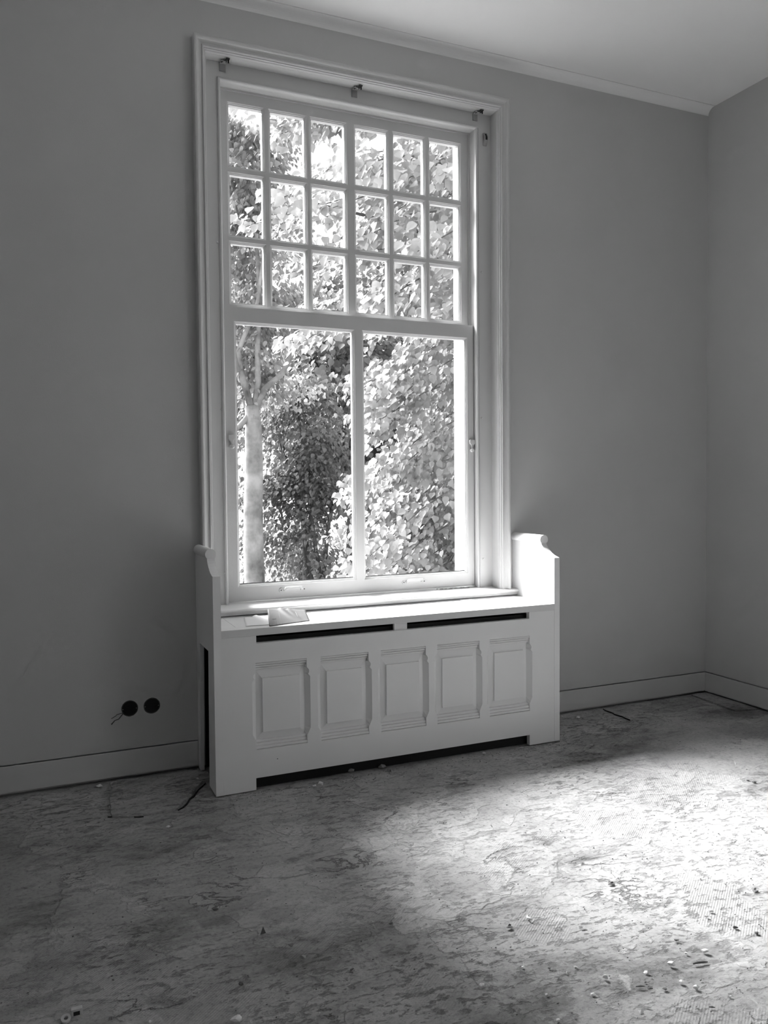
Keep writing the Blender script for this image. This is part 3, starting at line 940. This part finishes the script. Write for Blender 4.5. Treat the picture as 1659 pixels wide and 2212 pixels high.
# white cable clip lower left
t = thing('cable_clip', (.062, -1.731, 0), 'white plastic clip with a round hole at the lower left of the floor', 'clip')
L0 = Vector((.062, -1.731, 0))
m_ = MB(L0)
seg = 20
vs_, fs_ = [], []
cxx, cyy = .047, -1.742
for k in range(seg):
    a = 2 * math.pi * k / seg
    for r_, z in ((.006, .0), (.0125, .0), (.0125, .004), (.006, .004)):
        vs_.append((cxx + r_ * math.cos(a), cyy + r_ * 1.5 * math.sin(a), z + .002))
for k in range(seg):
    k2 = (k + 1) % seg
    for i in range(4):
        fs_.append((k * 4 + i, k * 4 + (i + 1) % 4, k2 * 4 + (i + 1) % 4, k2 * 4 + i))
m_.add(vs_, fs_).build('eyelet', M_plastic, t)
MB(L0).box(.060, .088, -1.736, -1.722, -.002, .018).build('saddle', M_plastic, t, bevel=.001)
MB(L0).box(.066, .082, -1.737, -1.7355, .002, .012).build('slot', M_black, t)
# countless grit
mb = MB()
r = random.Random(5)
for k in range(1100):
    if k < 260:
        x = r.gauss(2.0, .5); y = -2.0 + r.gauss(0, .35)
    elif k < 480:
        x = r.uniform(.75, 2.6); y = -.42 - abs(r.gauss(0, .06))
    else:
        x = r.uniform(-.8, 3.9); y = r.uniform(-3.2, -.05)
    if not (XL + .1 < x < XR - .02 and y < -.02):
        continue
    if CX0 - .01 < x < CX1 + .01 and y > CF - .005:
        continue
    s_ = r.uniform(.002, .0055)
    lump(mb, x, y, s_ * 1.6, s_, k + 1000, n_=5)
n_pale = len(mb.f)
for k in range(500):
    x = r.uniform(-.8, 3.9); y = r.uniform(-3.2, -.05)
    if CX0 - .01 < x < CX1 + .01 and y > CF - .005:
        continue
    s_ = r.uniform(.002, .005)
    lump(mb, x, y, s_ * 1.8, s_ * .7, k + 5000, n_=5)
g = mb.build('grit', M_chipg, None)
g.data.materials.append(M_chipd)
for p_ in g.data.polygons:
    p_.material_index = 1 if p_.index >= n_pale else 0
g['kind'] = 'stuff'
tag(g, 'fine loose grit and dark dirt specks strewn over the bare floor', 'grit')

# ------------------------------------------------------------------ garden
GZ0 = -1.1
me = MB().box(-30, 50, .40, 70, GZ0 - .2, GZ0).build('ground', M_grass)
struct(me)

LEAF = np.array([(0, 0, 0), (-.30, .02, .03), (-.47, .28, .07), (-.40, .58, .05), (-.20, .82, .02), (0, 1.05, -.06),
                 (.20, .82, .02), (.40, .58, .05), (.47, .28, .07), (.30, .02, .03), (0, .4, -.02)], float)
LF = [(10, 0, 1), (10, 1, 2), (10, 2, 3), (10, 3, 4), (10, 4, 5), (10, 5, 6), (10, 6, 7), (10, 7, 8), (10, 8, 9), (10, 9, 0)]
OVAL = np.array([(0, 0, 0), (-.24, .30, .05), (-.22, .68, .03), (0, 1, -.05), (.22, .68, .03), (.24, .30, .05)], float)
OF = [(0, 1, 2, 3), (0, 3, 4, 5)]
def frames(tip, nor):
    tip = tip / np.linalg.norm(tip, axis=1, keepdims=True)
    nor = nor - tip * (nor * tip).sum(1, keepdims=True)
    nor = nor / np.linalg.norm(nor, axis=1, keepdims=True)
    return np.stack([np.cross(tip, nor), tip, nor], 2)
def leaves_mesh(name, P, R, s, shape, faces, m, parent, loc):
    V = np.einsum('nij,kj->nki', R, shape) * s[:, None, None] + (P - loc)[:, None, :]
    nk = len(shape)
    me = bpy.data.meshes.new(name)
    V = V.reshape(-1, 3)
    me.vertices.add(len(V)); me.vertices.foreach_set('co', V.reshape(-1).astype('f4'))
    fs = np.array(faces, 'i4')
    F = (fs[None] + (np.arange(len(P), dtype='i4') * nk)[:, None, None]).reshape(-1, fs.shape[1])
    me.loops.add(F.size); me.loops.foreach_set('vertex_index', F.reshape(-1))
    me.polygons.add(len(F)); me.polygons.foreach_set('loop_start', np.arange(0, F.size, fs.shape[1], dtype='i4'))
    me.polygons.foreach_set('use_smooth', np.ones(len(F), bool))
    me.update()
    return link(name, me, parent, m)
def rand_dir(n, bias, spread):
    return np.array(bias, float)[None] + rng.normal(0, spread, (n, 3))
CAMP = np.array([0, -3.96, 1.4])
def one_leaves(root, loc, P, R, s, shape, faces, m, k=300):
    """the largest-looking leaves as parts, the rest as one mesh"""
    d_ = np.linalg.norm(P - CAMP, axis=1)
    tx = P[:, 0] / (P[:, 1] + 3.96); tz = (P[:, 2] - 1.4) / (P[:, 1] + 3.96)
    vis = (tx > .235) & (tx < .545) & (tz > -.12) & (tz < .46)
    score = np.where(vis, s / d_, 0)
    idx = np.argsort(-score)[:k]
    rest = np.ones(len(P), bool); rest[idx] = False
    me = bpy.data.meshes.new('leaf')
    me.from_pydata([tuple(q_) for q_ in shape], [], faces)
    for q_ in me.polygons:
        q_.use_smooth = True
    me.materials.append(m)
    for i in idx:
        o = bpy.data.objects.new('leaf', me)
        COL.objects.link(o)
        M4 = Matrix.Identity(4)
        for a in range(3):
            for b2 in range(3):
                M4[a][b2] = R[i][a][b2] * s[i]
            M4[a][3] = P[i][a] - loc[a]
        o.matrix_basis = M4
        o.parent = root
    st_ = leaves_mesh('foliage', P[rest], R[rest], s[rest], shape, faces, m, root, loc)
    st_['kind'] = 'stuff'

def bough_leaves(curves, per, side, droop, size, thick=.05):
    """leaves in flat sprays along each bough"""
    P, T_, N_ = [], [], []
    for c_ in curves:
        c_ = np.array(c_)
        t = rng.random(per) ** .7
        a, b2, c3 = c_
        q_ = (1 - t)[:, None] ** 2 * a + 2 * (t * (1 - t))[:, None] * b2 + t[:, None] ** 2 * c3
        dirv = (c3 - a); dirv[2] = 0
        dirv /= np.linalg.norm(dirv) + 1e-6
        sd_ = np.array([-dirv[1], dirv[0], 0])
        lat = rng.normal(0, 1, per) * side * (1.05 - t * .55)
        q_ = q_ + sd_ * lat[:, None] + dirv * rng.normal(0, .12, per)[:, None]
        q_[:, 2] += -np.abs(lat) ** 1.3 * droop + rng.normal(0, thick, per)
        P.append(q_)
        T_.append(np.array([0, 0, -1.0]) + dirv * .55 + sd_ * (np.sign(lat) * .35)[:, None] + rng.normal(0, .38, (per, 3)))
        N_.append(np.array([0, 0, .75]) + dirv * .8 + np.array([-.15, -.35, 0]) + rng.normal(0, .42, (per, 3)))
    P = np.concatenate(P); T_ = np.concatenate(T_); N_ = np.concatenate(N_)
    return P, frames(T_, N_), size * rng.uniform(.65, 1.2, len(P))

def near_tree():
    loc = np.array([6.3, 4.6, GZ0])
    root = thing('lime_tree', tuple(loc), 'broad-leaved lime tree filling the right of the window with layered hanging boughs', 'tree')
    LV = Vector(loc)
    MB(LV).tube([(6.3, 4.6, GZ0), (6.25, 4.6, 1), (6.3, 4.55, 3), (6.1, 4.5, 5.0), (6.0, 4.5, 6.2)], [.30, .25, .21, .14, .06], 14).build('trunk', M_barkd, root, smooth=True)
    curves = []
    r = np.random.default_rng(11)
    for k in range(150):
        # tips spread over the left and garden side of the crown
        z = r.uniform(-1.0, 5.6)
        y = r.uniform(3.0, 5.6) if z < 2.7 else r.uniform(1.8, 5.2)
        xmin = 1.30 + .36 * (y - .5)
        if z < 2.6:
            x = xmin + .30 + .06 * y + max(0, (1.8 - z)) * -.26 + abs(r.normal(0, .8))
        else:
            x = xmin + r.uniform(-.5, 2.6)
        tip = np.array([x, y, z])
        st_ = np.array([6.2, 4.55, min(5.6, z + r.uniform(.2, 1.2))])
        mid = (tip + st_) / 2 + np.array([0, 0, r.uniform(.25, .7)])
        curves.append((tip + (mid - tip) * 1.15, mid * .35 + tip * .65 + np.array([0, 0, .16]), tip))
    # a few close sprays by the head of the window
    for x, y, z in ((2.75, 1.2, 3.55), (3.0, 1.5, 3.0), (2.5, 1.15, 3.0), (2.2, 1.5, 4.0), (3.05, 1.35, 2.75), (2.6, 1.9, 3.7), (2.2, 1.6, 3.15), (1.95, 1.4, 3.5), (2.9, 1.6, 4.0), (2.45, 1.8, 2.75), (1.9, 2.4, 4.2), (2.3, 2.6, 4.4), (2.6, 2.4, 4.0), (1.8, 2.2, 3.6)):
        curves.append((np.array([x + 1.3, y + .8, z + .65]), np.array([x + .6, y + .3, z + .45]), np.array([x, y, z])))
    P, R, s = bough_leaves(curves, 190, .15, .6, .078, .03)
    keep = P[:, 1] > .62
    one_leaves(root, loc, P[keep], R[keep], s[keep], LEAF, LF, M_leaf)
    mb = MB(LV)
    for a, b2, c3 in curves:
        mb.tube([a, (a * .25 + b2 * .5 + c3 * .25), c3], [.010, .007, .003], 5)
    mb.build('twigs', M_barkd, root)['kind'] = 'stuff'
    for k, (a, b2) in enumerate([((6.25, 4.55, 2.2), (2.6, 3.2, 3.0)), ((6.2, 4.55, 3.2), (2.4, 3.0, 3.9)), ((6.2, 4.5, 4.2), (2.7, 2.2, 4.7)), ((6.25, 4.6, 1.2), (3.4, 3.6, 1.0)), ((6.2, 4.6, 3.0), (3.1, 3.8, 3.9))]):
        a, b2 = Vector(a), Vector(b2)
        md = (a + b2) / 2 + Vector((0, 0, .35))
        MB(LV).tube([a, (a + md) / 2 + Vector((0, 0, .08)), md, (md + b2) / 2 + Vector((0, 0, .05)), b2], [.06, .05, .035, .022, .008], 8).build('branch', M_barkd, root, smooth=True)
near_tree()

def pale_tree():
    loc = np.array([3.32, 9.0, GZ0])
    LV = Vector(loc)
    root = thing('beech_tree', tuple(loc), 'smooth pale trunk with forking upswept limbs at the left of the window', 'tree')
    MB(LV).tube([(3.32, 9, GZ0), (3.32, 9, -.5), (3.30, 9, .2), (3.31, 9.02, 1.0), (3.33, 9, 1.7), (3.33, 9, 2.3), (3.31, 9, 2.65)], [.19, .172, .168, .158, .15, .135, .115], 16).build('trunk', M_bark, root, smooth=True)
    limbs = [[(3.34, 9, 2.5), (3.42, 9, 3.05), (3.40, 8.95, 3.53), (3.44, 8.9, 4.3), (3.4, 8.9, 5.4)],
             [(3.33, 9, 2.5), (3.52, 8.95, 2.93), (3.79, 8.9, 3.17), (3.95, 8.8, 3.5), (4.18, 8.7, 4.1), (4.5, 8.6, 4.9)],
             [(3.32, 9, 2.6), (3.20, 8.98, 2.42), (3.04, 8.9, 2.28), (2.7, 8.8, 2.35), (2.3, 8.6, 2.7)],
             [(3.32, 9, 2.55), (3.13, 9, 3.2), (3.09, 8.95, 3.52), (3.22, 8.9, 3.85), (3.38, 8.8, 4.3), (3.5, 8.8, 5.2)],
             [(3.12, 9, 3.2), (2.95, 9, 3.7), (2.9, 8.9, 4.6)]]
    for L_ in limbs:
        MB(LV).tube(L_, [.062, .052, .045, .038, .03, .02][:len(L_)], 8).build('limb', M_bark, root, smooth=True)
    curves = []
    r = np.random.default_rng(4)
    for k in range(95):
        x = r.uniform(1.9, 5.0); z = r.uniform(3.0, 7.6)
        curves.append((np.array([3.4, 9, z - .6]), np.array([(x + 3.4) / 2, 9.5, z - .1]), np.array([x, r.uniform(9.2, 9.7), z])))
    P, R, s = bough_leaves(curves, 110, .26, .35, .085, .05)
    one_leaves(root, loc, P, R, s, LEAF, LF, M_leaf)
pale_tree()

def understory():  # lower canopy behind the pale trunk, its shade painted by darker leaves
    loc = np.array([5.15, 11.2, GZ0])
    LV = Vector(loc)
    root = thing('shaded_understory', tuple(loc), 'lower foliage with shade put into its leaf colour, filling the space between the pale trunk and the lime', 'tree')
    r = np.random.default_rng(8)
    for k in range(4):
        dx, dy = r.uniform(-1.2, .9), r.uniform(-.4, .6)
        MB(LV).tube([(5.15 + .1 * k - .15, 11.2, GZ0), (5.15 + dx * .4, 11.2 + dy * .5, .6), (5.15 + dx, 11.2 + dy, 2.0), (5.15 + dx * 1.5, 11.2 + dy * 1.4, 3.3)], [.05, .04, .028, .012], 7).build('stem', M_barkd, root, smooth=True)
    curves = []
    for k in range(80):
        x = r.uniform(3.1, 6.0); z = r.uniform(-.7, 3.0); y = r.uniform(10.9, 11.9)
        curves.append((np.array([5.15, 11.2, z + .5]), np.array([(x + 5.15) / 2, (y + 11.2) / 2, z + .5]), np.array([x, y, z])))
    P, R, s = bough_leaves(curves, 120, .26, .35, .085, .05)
    one_leaves(root, loc, P, R, s, LEAF, LF, M_leaf_shaded)
understory()

def back_tree(name, x, y, h, rad, label, seed, m, n, size, z0=.5, kind=LEAF, fc=LF, shell=.55):
    loc = np.array([x, y, GZ0])
    LV = Vector(loc)
    r = np.random.default_rng(seed)
    root = thing(name, tuple(loc), label, 'tree' if h > 3 else 'shrub')
    MB(LV).tube([(x, y, GZ0), (x + .1, y, h * .4), (x, y, h * .8)], [.16, .12, .05], 10).build('trunk', M_barkd, root, smooth=True)
    nc = 46
    C_ = r.normal(0, 1, (nc, 3)); C_ /= np.linalg.norm(C_, axis=1, keepdims=True)
    C_ = C_ * (shell + (1 - shell) * r.random((nc, 1)))
    C_ = C_ * np.array([rad, rad, (h - z0) / 2]) + np.array([x, y, (h + z0) / 2])
    ci = r.integers(0, nc, n)
    P = C_[ci] + r.normal(0, 1, (n, 3)) * np.array([rad * .22, rad * .22, .22 + .02 * rad])
    P[:, 2] = np.maximum(P[:, 2], GZ0 + .05)
    out_ = P - np.array([x, y, (h + z0) / 2])
    out_ /= np.linalg.norm(out_, axis=1, keepdims=True) + 1e-6
    T_ = np.array([0, 0, -.8]) + out_ * .5 + r.normal(0, .45, (n, 3))
    N_ = np.array([0, -.1, .6]) + out_ * .8 + r.normal(0, .45, (n, 3))
    s = size * r.uniform(.6, 1.2, n)
    one_leaves(root, loc, P, frames(T_, N_), s, kind, fc, m, 120)
    return root
back_tree('chestnut_tree', 7.8, 16.2, 7.2, 2.3, 'dark dense tree behind the forked pale trunk', 21, M_leaf2, 11000, .17, .6)
back_tree('maple_tree', 13.9, 22, 12, 3.2, 'tall dark tree farthest to the right behind the lime', 22, M_leaf2, 9000, .24, 1)
back_tree('hornbeam_tree', 5.6, 22.5, 11.5, 2.6, 'tall tree farthest back at the left edge of the window', 23, M_leaf3, 8000, .22, 2.2)
back_tree('garden_shrub', 5.4, 12.9, 1.0, .6, 'pale small-leaved shrub in the middle behind the trunk', 24, M_leaf3, 7000, .06, -1.0, OVAL, OF, .3)
back_tree('garden_shrub', 3.5, 12.9, .8, .55, 'low shrub directly behind the pale trunk', 25, M_leaf3, 5000, .06, -1.0, OVAL, OF, .3)
back_tree('garden_shrub', 7.6, 11.0, 1.6, .6, 'taller shrub under the lime boughs at right', 26, M_leaf3, 6000, .07, -1.0, OVAL, OF, .3)
